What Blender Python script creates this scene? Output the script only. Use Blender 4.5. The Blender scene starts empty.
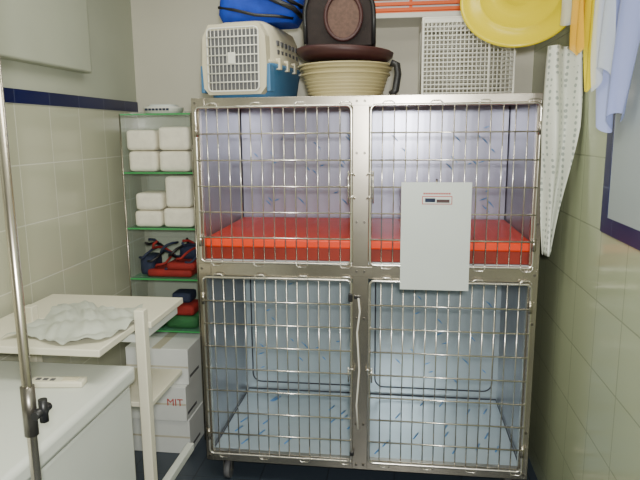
import bpy, bmesh, math, random
from mathutils import Matrix, Vector
random.seed(4)
SC=bpy.context.scene
# ------------------------------------------------------------------ materials
def mat(name,col,rough=0.5,metal=0.0,noise=0.0,nscale=8,bump=0.0,alpha=1.0,trans=0.0,spec=0.5,col2=None):
    m=bpy.data.materials.new(name);m.use_nodes=True;nt=m.node_tree;b=nt.nodes['Principled BSDF']
    b.inputs['Base Color'].default_value=(*col,1);b.inputs['Roughness'].default_value=rough
    b.inputs['Metallic'].default_value=metal;b.inputs['Alpha'].default_value=alpha
    b.inputs['Transmission Weight'].default_value=trans;b.inputs['Specular IOR Level'].default_value=spec
    if noise>0 or bump>0:
        tc=nt.nodes.new('ShaderNodeTexCoord');n=nt.nodes.new('ShaderNodeTexNoise');n.inputs['Scale'].default_value=nscale
        n.inputs['Detail'].default_value=5;nt.links.new(tc.outputs['Object'],n.inputs['Vector'])
        if noise>0:
            r=nt.nodes.new('ShaderNodeValToRGB');c2=col2 or tuple(c*(1-noise) for c in col)
            r.color_ramp.elements[0].color=(*c2,1);r.color_ramp.elements[1].color=(*col,1)
            r.color_ramp.elements[0].position=0.35;r.color_ramp.elements[1].position=0.65
            nt.links.new(n.outputs['Fac'],r.inputs['Fac']);nt.links.new(r.outputs['Color'],b.inputs['Base Color'])
        if bump>0:
            bp=nt.nodes.new('ShaderNodeBump');bp.inputs['Strength'].default_value=bump;bp.inputs['Distance'].default_value=0.01
            nt.links.new(n.outputs['Fac'],bp.inputs['Height']);nt.links.new(bp.outputs['Normal'],b.inputs['Normal'])
    return m
def tile_mat(name,c1,c2,mortar,axis,bw,rh,z0,y0=0.0,rough=0.18,msize=0.003):
    m=bpy.data.materials.new(name);m.use_nodes=True;nt=m.node_tree;b=nt.nodes['Principled BSDF']
    tc=nt.nodes.new('ShaderNodeTexCoord');s=nt.nodes.new('ShaderNodeSeparateXYZ');cb=nt.nodes.new('ShaderNodeCombineXYZ')
    nt.links.new(tc.outputs['Object'],s.inputs[0])
    a1=nt.nodes.new('ShaderNodeMath');a1.operation='ADD';a1.inputs[1].default_value=20*bw-y0
    a2=nt.nodes.new('ShaderNodeMath');a2.operation='ADD';a2.inputs[1].default_value=20*rh-z0
    nt.links.new(s.outputs[axis],a1.inputs[0]);nt.links.new(s.outputs[2],a2.inputs[0])
    nt.links.new(a1.outputs[0],cb.inputs[0]);nt.links.new(a2.outputs[0],cb.inputs[1])
    br=nt.nodes.new('ShaderNodeTexBrick');br.offset=0;br.squash=1
    br.inputs['Scale'].default_value=1;br.inputs['Brick Width'].default_value=bw;br.inputs['Row Height'].default_value=rh
    br.inputs['Mortar Size'].default_value=msize;br.inputs['Mortar Smooth'].default_value=0.3
    br.inputs['Color1'].default_value=(*c1,1);br.inputs['Color2'].default_value=(*c2,1);br.inputs['Mortar'].default_value=(*mortar,1)
    nt.links.new(cb.outputs[0],br.inputs['Vector']);nt.links.new(br.outputs['Color'],b.inputs['Base Color'])
    bp=nt.nodes.new('ShaderNodeBump');bp.inputs['Strength'].default_value=0.4;bp.inputs['Distance'].default_value=0.003;bp.invert=True
    nt.links.new(br.outputs['Fac'],bp.inputs['Height']);nt.links.new(bp.outputs['Normal'],b.inputs['Normal'])
    b.inputs['Roughness'].default_value=rough
    return m
M={}
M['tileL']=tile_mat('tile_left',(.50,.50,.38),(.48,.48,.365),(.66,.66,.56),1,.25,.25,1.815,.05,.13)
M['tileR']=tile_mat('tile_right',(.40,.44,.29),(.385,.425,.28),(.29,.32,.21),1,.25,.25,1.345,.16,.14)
M['tileB']=tile_mat('tile_back',(.50,.51,.40),(.48,.49,.39),(.40,.41,.32),0,.25,.25,1.815,.0)
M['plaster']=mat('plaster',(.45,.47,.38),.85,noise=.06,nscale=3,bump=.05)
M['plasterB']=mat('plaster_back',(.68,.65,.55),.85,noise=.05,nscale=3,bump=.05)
M['blue_tile']=tile_mat('blue_trim_tile',(.003,.006,.07),(.003,.005,.055),(.04,.05,.12),1,.25,.5,0,.05,.3)
M['floor']=tile_mat('floor_tile',(.05,.065,.09),(.045,.06,.08),(.03,.035,.045),0,.33,.33,0,0,.35)
M['steel']=mat('brushed_steel',(.56,.51,.43),.27,.95,noise=.18,nscale=5)
M['steel_dark']=mat('steel_dark',(.2,.185,.16),.35,.9)
M['wire']=mat('door_wire_steel',(.76,.72,.65),.22,.92)
def film_mat(name,c1,c2):
    m=mat(name,c1,.26,.35);nt=m.node_tree;b=nt.nodes['Principled BSDF']
    tc=nt.nodes.new('ShaderNodeTexCoord')
    n2=nt.nodes.new('ShaderNodeTexNoise');n2.inputs['Scale'].default_value=2.5
    nt.links.new(tc.outputs['Object'],n2.inputs['Vector'])
    mx0=nt.nodes.new('ShaderNodeMixRGB');mx0.inputs[1].default_value=(*c1,1);mx0.inputs[2].default_value=(*c2,1)
    nt.links.new(n2.outputs['Fac'],mx0.inputs[0]);nt.links.new(mx0.outputs[0],b.inputs['Base Color'])
    return m
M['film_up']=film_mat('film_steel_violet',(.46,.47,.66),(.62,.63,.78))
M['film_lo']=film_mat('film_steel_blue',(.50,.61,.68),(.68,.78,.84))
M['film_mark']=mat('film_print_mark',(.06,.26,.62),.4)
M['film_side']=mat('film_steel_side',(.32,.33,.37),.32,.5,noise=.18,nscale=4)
M['gasket']=mat('dark_gasket',(.05,.05,.07),.6)
M['orange']=mat('orange_plastic',(.95,.055,.004),.45,noise=.1,nscale=6)
M['orange_shade']=mat('orange_plastic_shaded',(.30,.02,.006),.5,noise=.3,nscale=9)
M['black']=mat('black_plastic',(.012,.012,.014),.4)
M['rubber']=mat('grey_rubber',(.12,.12,.13),.6)
M['white_pl']=mat('white_plastic',(.78,.77,.70),.4)
M['white_en']=mat('white_enamel',(.66,.69,.64),.3,noise=.04,nscale=3)
M['cream']=mat('cream_laminate',(.74,.71,.57),.45,noise=.05,nscale=4)
M['carton']=mat('white_carton',(.80,.82,.80),.7,noise=.05,nscale=5)
M['tape']=mat('carton_tape',(.62,.58,.46),.4)
M['red']=mat('red_print',(.5,.04,.03),.6)
M['paper']=mat('paper',(.66,.71,.68),.35,noise=.03,nscale=5)
M['towel']=mat('towel_white',(.87,.83,.70),.9,noise=.1,nscale=25,bump=.3)
M['linen']=mat('crumpled_sheet',(.50,.53,.46),.85,noise=.14,nscale=12,bump=.3)
M['beige']=mat('beige_plastic',(.66,.61,.45),.45,noise=.05,nscale=5)
M['blue_pl']=mat('blue_plastic',(.06,.19,.38),.4,noise=.08,nscale=6)
M['blue_cl']=mat('blue_cloth',(.004,.05,.48),.75,noise=.25,nscale=18,bump=.3)
M['olive']=mat('olive_beige_plastic',(.47,.40,.21),.5,noise=.08,nscale=8)
M['maroon']=mat('maroon_plastic',(.055,.016,.016),.5,noise=.2,nscale=6)
M['brown_cl']=mat('brown_cloth',(.020,.012,.011),.85,noise=.3,nscale=30,bump=.3)
M['brown_mesh']=mat('brown_mesh',(.12,.062,.045),.7,noise=.3,nscale=80)
M['yellow']=mat('yellow_plastic',(.82,.66,.005),.3,alpha=.9)
M['amber']=mat('amber_plastic',(.85,.46,.02),.35,alpha=.85)
M['lilac']=mat('lilac_plastic',(.36,.42,.80),.25,alpha=.74)
M['clear']=mat('clear_plastic',(.66,.72,.80),.2,alpha=.5)
M['acryl']=mat('clear_acrylic',(.6,.75,.68),.08,alpha=.14)
M['green']=mat('green_acrylic_edge',(.05,.34,.10),.2)
M['greensh']=mat('green_acrylic_shelf',(.1,.4,.22),.12,alpha=.4)
M['navy']=mat('navy_cloth',(.02,.03,.07),.8,noise=.3,nscale=20)
M['redc']=mat('red_cloth',(.32,.02,.016),.8,noise=.3,nscale=15)
M['grnc']=mat('green_cloth',(.03,.16,.05),.8,noise=.3,nscale=15)
M['cord']=mat('white_cord',(.75,.73,.66),.7)
M['frost']=mat('frosted_pane',(.34,.39,.40),.3,noise=.08,nscale=3)
M['orangew']=mat('orange_slat',(.8,.12,.01),.5)
def dotted():
    m=mat('dotted_film',(.78,.8,.78),.35);nt=m.node_tree;b=nt.nodes['Principled BSDF']
    tc=nt.nodes.new('ShaderNodeTexCoord');v=nt.nodes.new('ShaderNodeTexVoronoi');v.inputs['Scale'].default_value=42;v.inputs['Randomness'].default_value=.15
    r=nt.nodes.new('ShaderNodeValToRGB');r.color_ramp.elements[0].position=.28;r.color_ramp.elements[1].position=.33
    r.color_ramp.elements[0].color=(.34,.38,.34,1);r.color_ramp.elements[1].color=(.70,.72,.64,1)
    nt.links.new(tc.outputs['Object'],v.inputs['Vector']);nt.links.new(v.outputs['Distance'],r.inputs['Fac']);nt.links.new(r.outputs['Color'],b.inputs['Base Color'])
    return m
M['dots']=dotted()
nt=M['floor'].node_tree
for l in list(nt.links):
    if l.from_node.type=='SEPXYZ' and l.from_socket.name=='Z':
        to=l.to_socket;sep=l.from_node;nt.links.remove(l);nt.links.new(sep.outputs[1],to);break
# ------------------------------------------------------------------ builder
class B:
    def __init__(s): s.bm=bmesh.new();s.mats=[];s.T=Matrix.Identity(4)
    def mi(s,m):
        m=M[m]
        if m not in s.mats:s.mats.append(m)
        return s.mats.index(m)
    def v(s,p): return s.bm.verts.new(s.T@Vector(p))
    def f(s,vs,m,smooth=False):
        try:
            f=s.bm.faces.new(vs);f.material_index=s.mi(m);f.smooth=smooth;return f
        except ValueError: return None
    def box(s,a,b,m,bev=0,R=None,seg=2):
        x0,y0,z0=a;x1,y1,z1=b
        c=Vector(((x0+x1)/2,(y0+y1)/2,(z0+z1)/2))
        P=[Vector((x,y,z)) for z in(z0,z1) for y in(y0,y1) for x in(x0,x1)]
        if R is not None: P=[c+R@(p-c) for p in P]
        vs=[s.v(p) for p in P]
        fs=[s.f([vs[i] for i in q],m) for q in((0,2,3,1),(4,5,7,6),(0,1,5,4),(2,6,7,3),(0,4,6,2),(1,3,7,5))]
        if bev>0:
            es=list({e for f in fs for e in f.edges})
            r=bmesh.ops.bevel(s.bm,geom=es,offset=bev,segments=seg,profile=.6,affect='EDGES')
            for f in r['faces']: f.material_index=s.mi(m);f.smooth=True
    def tube(s,pts,r,m,n=8,closed=False,cap=True):
        pts=[Vector(p) for p in pts];k=len(pts);rings=[];up=None
        for i in range(k):
            if closed: t=(pts[(i+1)%k]-pts[i-1])
            else: t=pts[min(i+1,k-1)]-pts[max(i-1,0)]
            t.normalize()
            if up is None:
                up=Vector((0,0,1)) if abs(t.z)<.9 else Vector((1,0,0))
            a=t.cross(up)
            if a.length<1e-4:a=t.orthogonal()
            a.normalize();b=a.cross(t).normalized();up=b
            rr=r[i] if isinstance(r,(list,tuple)) else r
            rings.append([s.v(pts[i]+rr*(math.cos(2*math.pi*j/n)*a+math.sin(2*math.pi*j/n)*b)) for j in range(n)])
        for i in range(k if closed else k-1):
            A=rings[i];C=rings[(i+1)%k]
            for j in range(n): s.f([A[j],A[(j+1)%n],C[(j+1)%n],C[j]],m,True)
        if cap and not closed:
            s.f(rings[0][::-1],m);s.f(rings[-1],m)
    def rod(s,a,b,r,m,n=8): s.tube([a,b],r,m,n)
    def lathe(s,prof,c,m,n=36,R=None,cap0=False,cap1=False):
        c=Vector(c);rings=[]
        for r,z in prof:
            ring=[]
            for j in range(n):
                p=Vector((r*math.cos(2*math.pi*j/n),r*math.sin(2*math.pi*j/n),z))
                if R is not None:p=R@p
                ring.append(s.v(c+p))
            rings.append(ring)
        for i in range(len(rings)-1):
            for j in range(n): s.f([rings[i][j],rings[i][(j+1)%n],rings[i+1][(j+1)%n],rings[i+1][j]],m,True)
        if cap0:s.f(rings[0][::-1],m)
        if cap1:s.f(rings[-1],m)
    def loft(s,secs,m,n=32,ex=4,cap0=True,cap1=True):
        rings=[]
        for cx,cy,z,hx,hy in secs:
            ring=[]
            for j in range(n):
                t=2*math.pi*j/n;c=math.cos(t);q=math.sin(t)
                ring.append(s.v((cx+hx*math.copysign(abs(c)**(2/ex),c),cy+hy*math.copysign(abs(q)**(2/ex),q),z)))
            rings.append(ring)
        for i in range(len(rings)-1):
            for j in range(n): s.f([rings[i][j],rings[i][(j+1)%n],rings[i+1][(j+1)%n],rings[i+1][j]],m,True)
        if cap0:s.f(rings[0][::-1],m)
        if cap1:s.f(rings[-1],m)
    def sheet(s,fn,nu,nv,m,smooth=True):
        g=[[s.v(fn(i/nu,j/nv)) for i in range(nu+1)] for j in range(nv+1)]
        for j in range(nv):
            for i in range(nu): s.f([g[j][i],g[j][i+1],g[j+1][i+1],g[j+1][i]],m,smooth)
    def prism(s,outline,y0,y1,m,smooth=False):
        A=[s.v((x,y0,z)) for x,z in outline];C=[s.v((x,y1,z)) for x,z in outline];n=len(A)
        s.f(A,m);s.f(C[::-1],m)
        for i in range(n): s.f([A[i],C[i],C[(i+1)%n],A[(i+1)%n]],m,smooth)
    def done(s,name,parent=None,solid=0):
        bmesh.ops.recalc_face_normals(s.bm,faces=s.bm.faces)
        me=bpy.data.meshes.new(name);s.bm.to_mesh(me);s.bm.free()
        for m in s.mats: me.materials.append(m)
        o=bpy.data.objects.new(name,me);SC.collection.objects.link(o)
        if parent:o.parent=parent
        if solid:
            md=o.modifiers.new('s','SOLIDIFY');md.thickness=solid
        return o
def empty(name,loc=(0,0,0)):
    e=bpy.data.objects.new(name,None);SC.collection.objects.link(e);return e
def rrect(x0,z0,x1,z1,r,y,n=5):
    pts=[]
    for cx,cz,a0 in((x1-r,z1-r,0),(x0+r,z1-r,90),(x0+r,z0+r,180),(x1-r,z0+r,270)):
        for i in range(n+1):
            a=math.radians(a0+90*i/n);pts.append((cx+r*math.cos(a),y,cz+r*math.sin(a)))
    return pts
def text(body,loc,size,m,rot,parent,name='lettering'):
    cu=bpy.data.curves.new(name,'FONT');cu.body=body;cu.size=size;cu.extrude=.0006;cu.align_x='CENTER';cu.align_y='CENTER'
    cu.materials.append(M[m]);o=bpy.data.objects.new(name,cu);SC.collection.objects.link(o);o.location=loc;o.rotation_euler=rot;o.parent=parent
    return o
# ------------------------------------------------------------------ room
XL,XR,YB,YF,ZC=-1.545,.70,3.47,-1.2,2.75
b=B();b.box((XL-.1,YF,0),(XL,YB+.1,1.815),'tileL');b.box((XL-.1,YF,1.815),(XL,YB+.1,ZC),'plaster');b.done('wall_left')
b=B();b.box((XL,YF,1.98),(XL+.06,2.85,ZC),'plaster',.01);b.done('trim_boxing')
b=B();b.box((XL,YF,1.815),(XL+.006,YB,1.872),'blue_tile');b.done('trim_1')
b=B();b.box((XL,YB,0),(XR,YB+.1,1.815),'tileB');b.box((XL,YB,1.815),(XR,YB+.1,ZC),'plasterB');b.box((.10,3.42,0),(XR,YB,ZC),'plasterB');b.done('wall_back')
b=B();b.box((XR,YF,0),(XR+.1,YB+.1,ZC),'tileR');b.done('wall_right')
b=B();b.box((XL-.1,YF-.1,0),(XR+.1,YF,ZC),'plaster');b.done('wall_front')
b=B();b.box((XL-.1,YF-.1,-.1),(XR+.1,YB+.1,0),'floor');b.done('floor')
b=B();b.box((XL-.1,YF-.1,ZC),(XR+.1,YB+.1,ZC+.1),'plaster');b.done('ceiling')
b=B();b.box((XR-.006,2.10,1.345),(XR,2.16,2.3),'blue_tile');b.box((XR-.006,1.0,1.345),(XR,2.10,1.40),'blue_tile');b.box((XR-.006,1.0,2.3),(XR,2.16,2.355),'blue_tile');b.done('trim_2')
b=B();b.box((XR-.004,1.0,1.40),(XR,2.10,2.3),'frost');b.done('window_1')
# ------------------------------------------------------------------ cage bank
cage=empty('stainless_steel_cage_bank')
X0,X1,Y0,Y1=-.908,.60,2.60,3.40;PC0,PC1=-.198,-.128
b=B()
b.box((X0,Y0+.02,.12),(X0+.012,Y1,1.84),'steel');b.box((X1-.012,Y0+.02,.12),(X1,Y1,1.84),'steel')
b.box((X0,Y0+.02,1.828),(X1,Y1,1.84),'steel');b.box((X0,Y0+.02,.12),(X1,Y1,.15),'steel')
b.box((X0,Y1-.012,.12),(X1,Y1,1.84),'steel')
b.box((X0,Y0,.12),(X0+.035,Y0+.03,1.84),'steel',.002);b.box((X1-.042,Y0,.12),(X1,Y0+.03,1.84),'steel',.002)
b.box((PC0,Y0,.12),(PC1,Y0+.03,1.84),'steel',.002)
for z0,z1 in((1.795,1.84),(1.045,1.11),(.12,.17)):
    b.box((X0+.035,Y0+.001,z0),(PC0,Y0+.03,z1),'steel',.001);b.box((PC1,Y0+.001,z0),(X1-.042,Y0+.03,z1),'steel',.001)
b.box((X0+.02,Y0+.03,1.09),(X1-.02,Y1-.02,1.11),'steel')
for x in(X0+.017,PC0+.018,PC1-.018,X1-.017):
    for z in(1.818,1.60,1.30,1.078,.86,.35,.145):
        b.rod((x,Y0-.005,z),(x,Y0+.002,z),.006,'steel_dark',10)
for x0,x1 in((X0+.002,X0+.06),(PC0-.02,PC1+.02),(X1-.06,X1-.002)):
    b.box((x0,Y0-.003,1.80),(x1,Y0,1.836),'steel',.001)
    b.box((x0,Y0-.003,1.055),(x1,Y0,1.10),'steel',.001)
b.done('frame',cage)
b=B()
bays=[(X0+.014,(PC0+PC1)/2-.006),((PC0+PC1)/2+.006,X1-.014)]
for (xa,xb) in bays:
    for (za,zb,up) in((1.11,1.826,True),(.152,1.088,False)):
        F='film_up' if up else 'film_lo'
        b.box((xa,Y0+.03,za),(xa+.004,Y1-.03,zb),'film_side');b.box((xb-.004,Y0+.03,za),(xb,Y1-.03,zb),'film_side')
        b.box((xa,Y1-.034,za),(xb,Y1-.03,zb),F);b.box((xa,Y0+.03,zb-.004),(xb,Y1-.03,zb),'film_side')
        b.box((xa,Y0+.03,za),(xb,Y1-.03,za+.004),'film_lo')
        for k in range(20):
            x=random.uniform(xa+.06,xb-.06);z=random.uniform(za+(.15 if up else .1),zb-.08);l=random.uniform(.010,.022)
            sg=1 if k%3 else -.4;yy=Y1-(.037 if not up else .035)
            b.tube([(x-l,yy,z+l*sg),(x,yy,z+l*sg*.15),(x+l,yy,z-l*sg)],[.0012,.0038,.0012],'film_mark',5)
        if not up:
            for k in range(14):
                x=random.uniform(xa+.06,xb-.06);y=random.uniform(Y0+.1,Y1-.1);b.tube([(x-.012,y-.03,za+.0045),(x+.012,y+.03,za+.0045)],.0034,'film_mark',5)
            rp=rrect(xa+.035,za+.05,xb-.035,zb-.04,.05,0)
            b.prism([(p[0],p[2]) for p in rp],Y1-.0362,Y1-.034,F)
            b.tube([(p[0],Y1-.036,p[2]) for p in rp],.0045,'gasket',6,True)
            b.tube([(xa+.01,Y0+.05,za+.006),(xa+.01,Y1-.045,za+.006),(xb-.01,Y1-.045,za+.006),(xb-.01,Y0+.05,za+.006)],.004,'gasket',6)
        else:
            b.tube([(xa+.006,Y1-.038,za+.1),(xa+.006,Y1-.038,zb)],.003,'gasket',6)
            b.tube([(xb-.006,Y1-.038,za+.1),(xb-.006,Y1-.038,zb)],.003,'gasket',6)
b.done('inner_lining',cage)
b=B()
for (xa,xb) in bays:
    b.box((xa+.008,Y0+.035,1.172),(xb-.008,Y1-.05,1.212),'orange',.008)
    for i in range(9):
        x=xa+.05+i*(xb-xa-.1)/8
        b.box((x-.006,Y0+.06,1.2115),(x+.006,Y1-.08,1.2135),'orange',.001)
    b.box((xa+.012,Y0+.045,1.114),(xb-.012,Y1-.06,1.173),'orange_shade',.004)  # skirt below the mat, shade under it painted in as darker orange
b.done('raised_floor_mats',cage)
for nm,x0,x1,z0,z1,nh in(('door_upper_l',X0+.022,PC0-.004,1.112,1.80,5),('door_upper_r',PC1+.008,X1-.030,1.112,1.80,5),
                       ('door_lower_l',X0+.022,PC0-.004,.165,1.04,7),('door_lower_r',PC1+.008,X1-.030,.165,1.04,7)):
    b=B();y=Y0-.014;lower='lower' in nm
    b.tube(rrect(x0,z0,x1,z1,.022,y),.0062,'wire',8,True)
    nv=14
    for i in range(1,nv):
        x=x0+(x1-x0)*i/nv
        b.rod((x,y,z0-.002),(x,y,z1+.002),.0030,'wire',6)
    for i in range(1,nv,4):
        xa=x0+(x1-x0)*i/nv;xb=xa+(x1-x0)/nv
        for zz,sg in((z1,1),(z0,-1)):
            b.tube([(xa,y-.003,zz-.01*sg),(xa,y-.003,zz+.008*sg),(xa+.01,y-.003,zz+.016*sg),(xb-.01,y-.003,zz+.016*sg),(xb,y-.003,zz+.008*sg),(xb,y-.003,zz-.01*sg)],.0029,'wire',6)
    for i in range(1,nh+1):
        z=z0+(z1-z0)*i/(nh+1)
        b.rod((x0,y-.006,z),(x1,y-.006,z),.0038,'wire',6)
    left=nm.endswith('l')
    hx=x0 if left else x1;s=1 if left else -1
    for z in(z0+.1,z1-.1):
        b.rod((hx-.001*s,y+.002,z-.028),(hx-.001*s,y+.002,z+.028),.009,'steel',10)
        b.box((min(hx,hx-.018*s),y+.004,z-.02),(max(hx,hx-.018*s),Y0+.001,z+.02),'steel')
    lx=x1 if left else x0
    zc=(z0+z1)/2;hl=.035 if lower else .07
    b.rod((lx-.012*s,y-.012,zc-hl),(lx-.012*s,y-.012,zc+hl),.0035,'wire',8)
    for dz in((.02,) if lower else (.05,-.05)):
        b.tube([(lx-.012*s,y-.012,zc+dz),(lx+.008*s,y-.018,zc+dz+.01),(lx+.014*s,y-.012,zc+dz),(lx+.014*s,Y0,zc+dz)],.0035,'wire',8)
    b.done(nm,cage)
b=B()
b.box((PC0+.008,Y0-.012,.955),(PC0+.035,Y0-.0005,.968),'black',.002)
b.box((PC0-.016,Y0-.03,.945),(PC0+.002,Y0-.012,.982),'black',.004)
b.box((PC0-.01,Y0-.03,.20),(PC0+.01,Y0-.0005,.22),'black',.004)
b.done('door_catch',cage)
b=B();b.tube([(-.17,Y0-.012,.96),(-.163,Y0-.02,.9),(-.175,Y0-.016,.8),(-.165,Y0-.014,.62),(-.177,Y0-.016,.45),(-.17,Y0-.012,.33)],.0045,'cord',6)
b.done('tie_cord',cage)
b=B()
for x in(X0+.09,X1-.07):
    for yy in(Y0+.06,Y1-.1):
        b.rod((x-.014,yy,.045),(x+.014,yy,.045),.045,'rubber',20);b.rod((x-.018,yy,.045),(x+.018,yy,.045),.018,'steel',12)
        for sx in(-1,1): b.box((x+sx*.02-.002,yy-.018,.04),(x+sx*.02+.002,yy+.018,.112),'steel')
        b.box((x-.03,yy-.03,.108),(x+.03,yy+.03,.12),'steel_dark')
b.done('casters',cage)
n=empty('notice_sheet');b=B()
b.box((.012,Y0-.032,1.01),(.305,Y0-.027,1.478),'paper',.001)
b.box((.10,Y0-.034,1.385),(.225,Y0-.0325,1.42),'red');b.box((.103,Y0-.0345,1.388),(.222,Y0-.0335,1.417),'paper')
b.box((.112,Y0-.035,1.394),(.155,Y0-.0343,1.411),'navy');b.box((.16,Y0-.035,1.392),(.214,Y0-.0343,1.406),'maroon')
for i in range(11): b.box((.105+i*.0105,Y0-.0335,1.427),(.105+i*.0105+.007,Y0-.0325,1.434),'red')
b.rod((.16,Y0-.03,1.47),(.16,Y0-.015,1.49),.004,'steel');b.done('page',n)
# ------------------------------------------------------------------ acrylic shelf unit
sh=empty('acrylic_shelf_unit');b=B();sx0,sx1,sy0,sy1=-1.43,-1.055,3.0,3.30
Zs=[.63,.92,1.195,1.49,1.79]
for z in Zs: 
    b.box((sx0,sy0,z-.006),(sx1,sy1,z),'greensh')
    b.box((sx0,sy0-.003,z-.007),(sx1,sy0,z+.0005),'green')
    if z<1.7: b.box((sx1-.001,sy0,z-.007),(sx1+.002,sy1,z+.0005),'green')
b.box((sx0-.006,sy0,.0),(sx0,sy1,1.79),'acryl');b.box((sx1,sy0,.0),(sx1+.006,sy1,1.79),'acryl')
b.box((sx0,sy1,.6),(sx1,sy1+.005,1.79),'acryl')
b.rod((sx0-.003,sy0-.001,0),(sx0-.003,sy0-.001,1.79),.004,'steel');b.rod((sx1+.003,sy0-.001,0),(sx1+.003,sy0-.001,1.79),.004,'steel')
b.done('shelving',sh)
b=B()
for x0,x1,z0,z1 in((-1.415,-1.26,1.491,1.60),(-1.25,-1.085,1.491,1.60),(-1.415,-1.255,1.602,1.71),(-1.245,-1.08,1.602,1.725),
                   (-1.40,-1.25,1.196,1.285),(-1.24,-1.075,1.196,1.30),(-1.39,-1.24,1.287,1.38),(-1.225,-1.085,1.302,1.47)):
    dx=random.uniform(-.004,.004)
    b.box((x0+dx,3.02+dx,z0),(x1+dx,3.2+dx,z1-.001),'towel',.028,seg=4)
b.done('folded_white_towels')
b=B()
for i in range(7):
    x=-1.36+i*.042;ph=i*1.3
    b.tube([(x+.04*math.cos(a*.9+ph),3.10+.06*math.sin(a+ph),.935+.018*a+.02*abs(math.sin(a*1.3+ph))) for a in[k*.6 for k in range(16)]],.007,['navy','black','redc'][i%3],6)
for x0,x1,z,m in((-1.35,-1.10,.921,'redc'),(-1.24,-1.08,.96,'redc')):
    b.box((x0,3.03,z),(x1,3.22,z+.042),m,.018)
b.box((-1.40,3.05,.922),(-1.32,3.2,1.03),'navy',.03);b.box((-1.2,3.12,1.0),(-1.1,3.25,1.08),'navy',.03)
b.done('pet_leashes_and_harnesses')
b=B()
b.box((-1.40,3.03,.632),(-1.27,3.22,.75),'grnc',.03);b.box((-1.26,3.03,.632),(-1.08,3.22,.70),'grnc',.025)
b.box((-1.25,3.04,.702),(-1.10,3.2,.76),'redc',.02);b.box((-1.24,3.08,.762),(-1.13,3.2,.82),'navy',.02)
b.done('folded_pet_coats')
b=B();b.loft([(-1.24,3.12,1.79,.075,.07),(-1.24,3.12,1.797,.09,.085),(-1.24,3.12,1.82,.10,.095),(-1.24,3.12,1.826,.10,.095)],'white_pl',28,2.6)
b.loft([(-1.24,3.12,1.826,.075,.07),(-1.24,3.12,1.838,.07,.065)],'paper',28,3)
for i in range(7): b.box((-1.305+i*.019,3.0235,1.806),(-1.292+i*.019,3.03,1.817),'navy')
b.done('paper_napkin_dispenser')
ct=empty('stacked_white_cartons');b=B()
for i,(x0,x1,y0) in enumerate(((-1.42,-1.08,2.84),(-1.425,-1.085,2.82),(-1.415,-1.075,2.85))):
    z=i*.195;b.box((x0,y0,z),(x1,3.26,z+.193),'carton',.003)
    b.box((x0,y0-.0008,z+.09),(x1,y0,z+.1),'tape')
    b.box(((x0+x1)/2-.025,y0-.001,z+.192),((x0+x1)/2+.025,3.26,z+.1945),'tape')
    b.box((x1-.0005,y0+.02,z+.03),(x1+.0008,y0+.16,z+.045),'rubber')
b.done('boxes',ct)
text('MIT',(-1.145,2.818,.30),.055,'red',(math.pi/2,0,0),ct)
# ------------------------------------------------------------------ freezer
fz=empty('chest_freezer');b=B()
b.box((-1.53,.75,.03),(-.945,1.93,.80),'white_en',.015)
b.box((-1.535,.74,.806),(-.93,1.945,.87),'white_en',.018)
b.box((-1.52,.77,.795),(-.95,1.92,.81),'gasket')
b.box((-.945,1.2,.05),(-.941,1.88,.16),'rubber',.001)
for i in range(6): b.box((-.942,1.25,.065+i*.015),(-.938,1.83,.07+i*.015),'black')
for x in(-1.45,-.99):
    for y in(.85,1.85): b.rod((x,y,0),(x,y,.035),.025,'black',12)
b.done('freezer_body',fz)
b=B();Rz=Matrix.Rotation(.12,3,'Z')
b.box((-1.20,1.72,.8705),(-1.02,1.77,.892),'cream',.006,Rz);b.box((-1.09,1.733,.891),(-1.04,1.762,.895),'beige',.001,Rz)
for i in range(3): b.box((-1.18+i*.025,1.730,.891),(-1.165+i*.025,1.746,.894),'rubber',0,Rz)
b.done('remote_control')
# ------------------------------------------------------------------ side table
tb=empty('white_trolley_table');b=B()
b.box((-1.50,1.74,.975),(-.953,2.04,1.0),'cream',.004)
b.box((-1.50,2.041,.975),(-.905,2.38,1.0),'cream',.004)
for x in(-1.37,-.933):
    b.box((x-.019,2.0,0.06),(x+.019,2.04,1.055),'cream',.004)
    b.box((x-.016,2.04,.25),(x+.016,2.46,.285),'white_en',.004)
    b.box((x-.016,1.95,.03),(x+.016,2.42,.07),'white_en',.004)
    b.box((x-.016,2.04,.94),(x+.016,2.34,.974),'white_en',.003)
    for y in(1.98,2.39): b.rod((x-.01,y,.02),(x+.01,y,.02),.02,'rubber',12)
b.box((-1.36,2.01,.24),(-.94,2.035,.27),'white_en');b.box((-1.36,2.01,.93),(-.94,2.035,.96),'white_en')
b.box((-1.36,2.046,.655),(-.925,2.38,.675),'cream',.003)
b.done('table_frame',tb)
b=B()
def crump(u,v):
    x=-1.34+u*.36+.03*math.sin(v*4);y=1.79+v*.40+.03*math.sin(u*7)
    z=1.004+.016*abs(math.sin(u*9+v*5))*abs(math.cos(v*8-u*4))+.02*max(0,math.sin(u*3.1))*math.sin(v*3.1)+.006*math.sin(u*23+v*17)**2
    return (x,y,z)
b.sheet(crump,50,44,'linen');b.done('crumpled_sheet')
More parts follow.
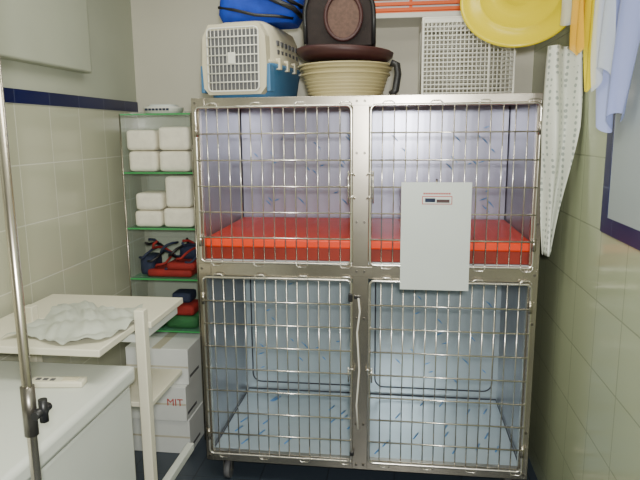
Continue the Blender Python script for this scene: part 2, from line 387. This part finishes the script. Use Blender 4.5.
# ------------------------------------------------------------------ stand pole
b=B();px,py=-.84,1.2
b.rod((px,py,.04),(px,py,2.15),.0115,'steel',16)
b.rod((px,py,1.0),(px,py,1.12),.016,'steel_dark',16)
b.rod((px,py,1.06),(px+.045,py,1.06),.006,'black',10)
b.rod((px+.035,py,1.035),(px+.035,py,1.09),.010,'black',12);b.rod((px+.03,py-.028,1.06),(px+.03,py+.028,1.06),.010,'black',12)
b.tube([(px-.055,py,2.12),(px-.045,py,2.10),(px,py,2.15),(px+.045,py,2.10),(px+.055,py,2.12)],.005,'steel',8)
for i in range(5):
    a=math.radians(36+72*i);q=(px+.05*math.cos(a),py+.05*math.sin(a),.045);b.rod((px,py,.06),q,.01,'steel',8)
    b.rod((q[0],q[1]-.008,.022),(q[0],q[1]+.008,.022),.022,'rubber',12)
b.done('drip_stand_pole')
# ------------------------------------------------------------------ things on the cage
ZT=1.84
pc=empty('pet_carrier');b=B()
b.T=Matrix.Translation((-.70,2.97,ZT))@Matrix.Rotation(-.14,4,'Z')
L=.25
b.loft([(0,0,0,.145,L-.03),(0,0,.02,.155,L-.02),(0,0,.13,.17,L),(0,0,.14,.182,L+.012),(0,0,.155,.182,L+.012)],'blue_pl',40,6)
b.loft([(0,0,.155,.182,L+.012),(0,0,.168,.182,L+.012),(0,0,.172,.17,L),(0,0,.28,.158,L-.005),(0,0,.325,.14,L-.02),(0,0,.345,.11,L-.06)],'beige',40,6)
yf=-L-.012
ol=[(-.125,.02),(.125,.02),(.15,.05),(.155,.15),(.15,.27),(.12,.325),(-.12,.325),(-.15,.27),(-.155,.15),(-.15,.05)]
b.prism(ol,yf-.006,yf+.05,'beige')
b.box((-.12,yf-.009,.04),(.12,yf,.30),'rubber',.004)  # dark panel paints the shade of the hollow behind the grille
b.box((-.168,yf+.001,.03),(-.150,yf+.06,.15),'blue_pl',.004);b.box((.150,yf+.001,.03),(.168,yf+.06,.15),'blue_pl',.004)
b.tube(rrect(-.122,.034,.122,.306,.02,yf-.018),.004,'white_pl',6,True)
for i in range(1,13):
    x=-.122+.244*i/13;b.rod((x,yf-.018,.034),(x,yf-.018,.306),.0020,'white_pl',5)
for i in range(1,7):
    z=.034+.272*i/7;b.rod((-.122,yf-.021,z),(.122,yf-.021,z),.0028,'white_pl',5)
b.box((-.02,yf-.03,.15),(.015,yf-.018,.2),'white_pl',.003)
for k in range(6):
    for zz in(.2,.24):
        b.box((.152,-.15+k*.055,zz),(.166,-.12+k*.055,zz+.022),'rubber')
for k in range(4): b.box((.165,-.18+k*.11,.13),(.188,-.15+k*.11,.18),'beige',.003)
b.done('carrier_body',pc)
b=B();zb=ZT+.368
b.loft([(-.655,2.93,zb-.022,.17,.10),(-.655,2.93,zb+.02,.19,.13),(-.645,2.93,zb+.10,.19,.13),(-.64,2.93,zb+.19,.165,.11),(-.64,2.93,zb+.23,.10,.07)],'blue_cl',32,5)
b.tube([(-.835,2.83,zb+.05),(-.75,2.79,zb+.03),(-.655,2.785,zb+.005),(-.56,2.80,zb+.0),(-.49,2.84,zb-.005)],.007,'black',8)
b.tube([(-.70,2.79,zb+.12),(-.64,2.78,zb+.10),(-.55,2.785,zb+.06),(-.48,2.80,zb+.03),(-.458,2.9,zb+.01)],.012,'black',8)
b.tube([(-.60,2.79,zb+.12),(-.54,2.785,zb+.10),(-.49,2.80,zb+.06),(-.456,2.88,zb+.05)],.010,'black',8)
b.done('blue_cloth_bag')
b=B();cx,cy=-.255,2.90
def basket(z0,r0,r1,h,m):
    pr=[(r0*.9,z0),(r0,z0+.004)];k=7
    for i in range(k):
        t=i/k;r=r0+(r1-r0)*t;z=z0+.004+h*t
        pr+=[(r+.007,z+h/k*.25),(r+.007,z+h/k*.6),(r-.001,z+h/k*.95)]
    pr+=[(r1+.012,z0+h),(r1+.012,z0+h+.008),(r1-.003,z0+h+.008),(r0-.004,z0+.01)]
    b.lathe(pr,(cx,cy,ZT),m,44,cap0=True,cap1=True)
basket(0,.165,.197,.105,'olive');basket(.025,.168,.202,.105,'olive');basket(.05,.17,.208,.095,'olive')
b.done('nested_pet_baskets')
b=B();Rr=Matrix.Rotation(.05,3,'Y')
b.lathe([(.15,0),(.19,.005),(.222,.03),(.226,.05),(.215,.056),(.19,.04),(.15,.03)],(cx-.005,cy,ZT+.167),'maroon',40,R=Rr,cap0=True,cap1=True)
b.done('dark_plastic_pet_bed')
b=B();b.tube([(-.04,2.78,ZT+.15),(-.015,2.775,ZT+.14),(-.01,2.77,ZT+.1),(-.02,2.765,ZT+.03),(-.04,2.76,ZT+.012)],.016,'black',10);b.done('black_carry_handle')
b=B();bx=-.275;zq=2.073
arch=[(bx-.15,zq),(bx+.155,zq)]
for i in range(17):
    a=math.pi*i/16;arch.append((bx+.155*math.cos(a),zq+.13+.17*math.sin(a)))
b.prism(arch,2.80,3.03,'brown_cl')
ov=[(bx+.02+.080*math.cos(2*math.pi*i/28),2.79,2.195+.10*math.sin(2*math.pi*i/28)) for i in range(28)]
b.prism([(p[0],p[2]) for p in ov],2.792,2.80,'brown_mesh');b.tube(ov,.009,'maroon',8,True)
b.tube([(x,2.796,z) for x,z in arch[1:]]+[(bx-.15,2.796,zq+.01)],.010,'black',8)
b.tube([(bx-.1,2.9,2.35),(bx-.06,2.9,2.45),(bx+.06,2.9,2.45),(bx+.1,2.9,2.35)],.012,'black',8)
b.done('brown_fabric_pet_carrier')
b=B();x0,x1,y0,y1,z0,z1=.10,.50,2.84,3.2,ZT,2.185
for y in(y0,y1): b.tube(rrect(x0,z0+.006,x1,z1,.012,y),.006,'white_pl',6,True)
for x in(x0,x1):
    for z in(z0+.006,z1): b.rod((x,y0,z),(x,y1,z),.006,'white_pl')
nx=22;nz=18
for i in range(1,nx):
    x=x0+(x1-x0)*i/nx
    for y in(y0,y1): b.rod((x,y,z0),(x,y,z1),.0030,'white_pl',5)
    b.rod((x,y0,z1),(x,y1,z1),.0028,'white_pl',5)
for i in range(1,nz):
    z=z0+(z1-z0)*i/nz
    for y in(y0,y1): b.rod((x0,y-.002,z),(x1,y-.002,z),.0030,'white_pl',5)
    for x in(x0,x1): b.rod((x,y0,z),(x,y1,z),.0028,'white_pl',5)
for i in range(1,14):
    y=y0+(y1-y0)*i/14
    for x in(x0,x1): b.rod((x,y,z0),(x,y,z1),.0028,'white_pl',5)
    b.rod((x0,y,z1),(x1,y,z1),.0028,'white_pl',5)
b.rod((x0+.29,y0-.004,z0),(x0+.29,y0-.004,z1),.006,'white_pl')
b.box((x0,y0-.004,z1-.02),(x1,y0+.002,z1+.004),'white_pl',.002)
b.done('white_wire_crate')
b=B();b.box((-.55,3.18,2.25),(.45,YB,2.275),'white_pl',.003)
for x in(-.4,): b.prism([(x-.01,2.25),(x+.01,2.25),(x+.01,2.2),(x-.01,2.2)],3.3,YB,'white_pl')
b.done('wall_shelf')
b=B()
for k in range(7):
    z=2.285+k*.028;b.box((-.25,3.2,z),(.34,3.21,z+.017),'orangew',.002)
    b.box((-.25,3.38,z),(.34,3.39,z+.017),'orangew',.002)
for x in(-.25,.04,.325): b.box((x,3.21,2.275),(x+.015,3.38,2.47),'orangew')
b.box((-.25,3.2,2.2755),(.34,3.39,2.283),'orangew');b.box((-.22,3.25,2.284),(.3,3.36,2.44),'carton',.01)
b.done('orange_slatted_crate')
# hanging collars and bags
b=B();Rc=Matrix.Rotation(math.radians(-20),3,'Y')@Matrix.Rotation(math.radians(62),3,'X')
b.lathe([(.001,.026),(.06,.024),(.064,.028),(.10,.018),(.15,.012),(.156,.016),(.16,.011),(.215,.004),(.224,.008),(.235,.002),(.234,-.003),(.16,.006),(.06,.018),(.001,.022)],(.475,2.66,2.225),'yellow',56,R=Rc)
b.tube([(.485,2.76,2.4),(.485,2.76,2.55),(.485,2.72,ZC)],.003,'cord',6);b.done('yellow_recovery_collar')
b=B()
def dotf(u,v):
    w=.035+.095*min(1,v*1.6);xc=.602+.03*v
    x=xc+(u-.5)*w;y=2.49+.03*math.sin(u*9+v*3)+.02*math.sin(v*8)
    return (min(x,.69),y,1.19+.82*v)
b.sheet(dotf,20,40,'dots')
b.tube([(.64,2.52,2.0),(.68,2.52,2.05),(.70,2.52,2.08)],.004,'steel',6)
b.done('dotted_plastic_bag',solid=.002)
b=B()
def strip(x,y,w,z0,z1,ph,amp,m):
    def fn(u,v): return (x+amp*math.sin(u*8+v*4+ph),y+(u-.5)*w+.03*(v-.5)*math.sin(ph),z0+(z1-z0)*v+.03*abs(math.sin(u*5+ph))*(1-v))
    b.sheet(fn,18,26,m)
strip(.655,2.38,.12,1.96,2.55,0,.014,'amber');strip(.655,2.27,.11,1.82,2.55,1.5,.016,'yellow');strip(.62,2.32,.12,1.95,2.55,2.5,.012,'amber')
b.tube([(.66,2.45,2.55),(.66,2.20,2.55)],.006,'steel');b.rod((.66,2.35,2.55),(.70,2.35,2.55),.006,'steel');b.done('hanging_yellow_collars')
b=B()
def clr(u,v):
    return (.64+.09*(u-.5)+.006*math.sin(v*9),2.475+.015*math.sin(u*8+v*5),2.08+.45*v)
b.sheet(clr,16,24,'clear');b.rod((.61,2.475,2.53),(.70,2.475,2.53),.005,'steel');b.done('hanging_clear_plastic_bag')
b=B()
def lil(u,v):
    w=.36*(.45+.55*min(1,v*2.2))
    return (.650+.018*math.sin(u*11+v*3),2.0+(u-.5)*w,1.71+.75*v+.03*math.sin(u*6)*(1-v))
b.sheet(lil,30,30,'lilac')
def lil2(u,v):
    w=.22*(.5+.5*v);return (.62+.015*math.sin(u*9+v*5+1),2.03+(u-.5)*w,1.84+.6*v+.04*math.sin(u*4)*(1-v))
b.sheet(lil2,20,24,'clear')
b.tube([(.655,2.15,2.46),(.655,1.82,2.46)],.006,'steel');b.rod((.655,2.0,2.46),(.70,2.0,2.46),.006,'steel');b.done('hanging_lilac_plastic_bag')
# ------------------------------------------------------------------ lights
def area(name,loc,rot,sx,sy,e,col):
    l=bpy.data.lights.new(name,'AREA');l.shape='RECTANGLE';l.size=sx;l.size_y=sy;l.energy=e;l.color=col
    o=bpy.data.objects.new(name,l);o.location=loc;o.rotation_euler=rot;SC.collection.objects.link(o)
area('ceiling_fluorescent',(-.4,1.3,2.70),(0,0,0),1.2,.5,24,(1,.98,.86))
area('ceiling_fluorescent_rear',(-.4,2.5,2.70),(0,0,0),1.0,.2,7,(1,.98,.86))
area('camera_flash',(.05,-.1,1.80),(math.radians(82),0,math.radians(8)),.12,.08,54,(1,.99,.94))
w=bpy.data.worlds.new('w');SC.world=w;w.use_nodes=True;w.node_tree.nodes['Background'].inputs[0].default_value=(.6,.62,.6,1);w.node_tree.nodes['Background'].inputs[1].default_value=.3
# ------------------------------------------------------------------ camera
cd=bpy.data.cameras.new('camera');c=bpy.data.objects.new('camera',cd);SC.collection.objects.link(c);SC.camera=c
cd.sensor_width=36;cd.lens=36*600/640;cd.clip_start=.05
R=Matrix.Rotation(math.radians(7.5),3,'Z')@Matrix.Rotation(math.pi/2-math.radians(10.2),3,'X')@Matrix.Rotation(-.008,3,'Z')
c.matrix_world=Matrix.Translation((0,0,1.69))@R.to_4x4()
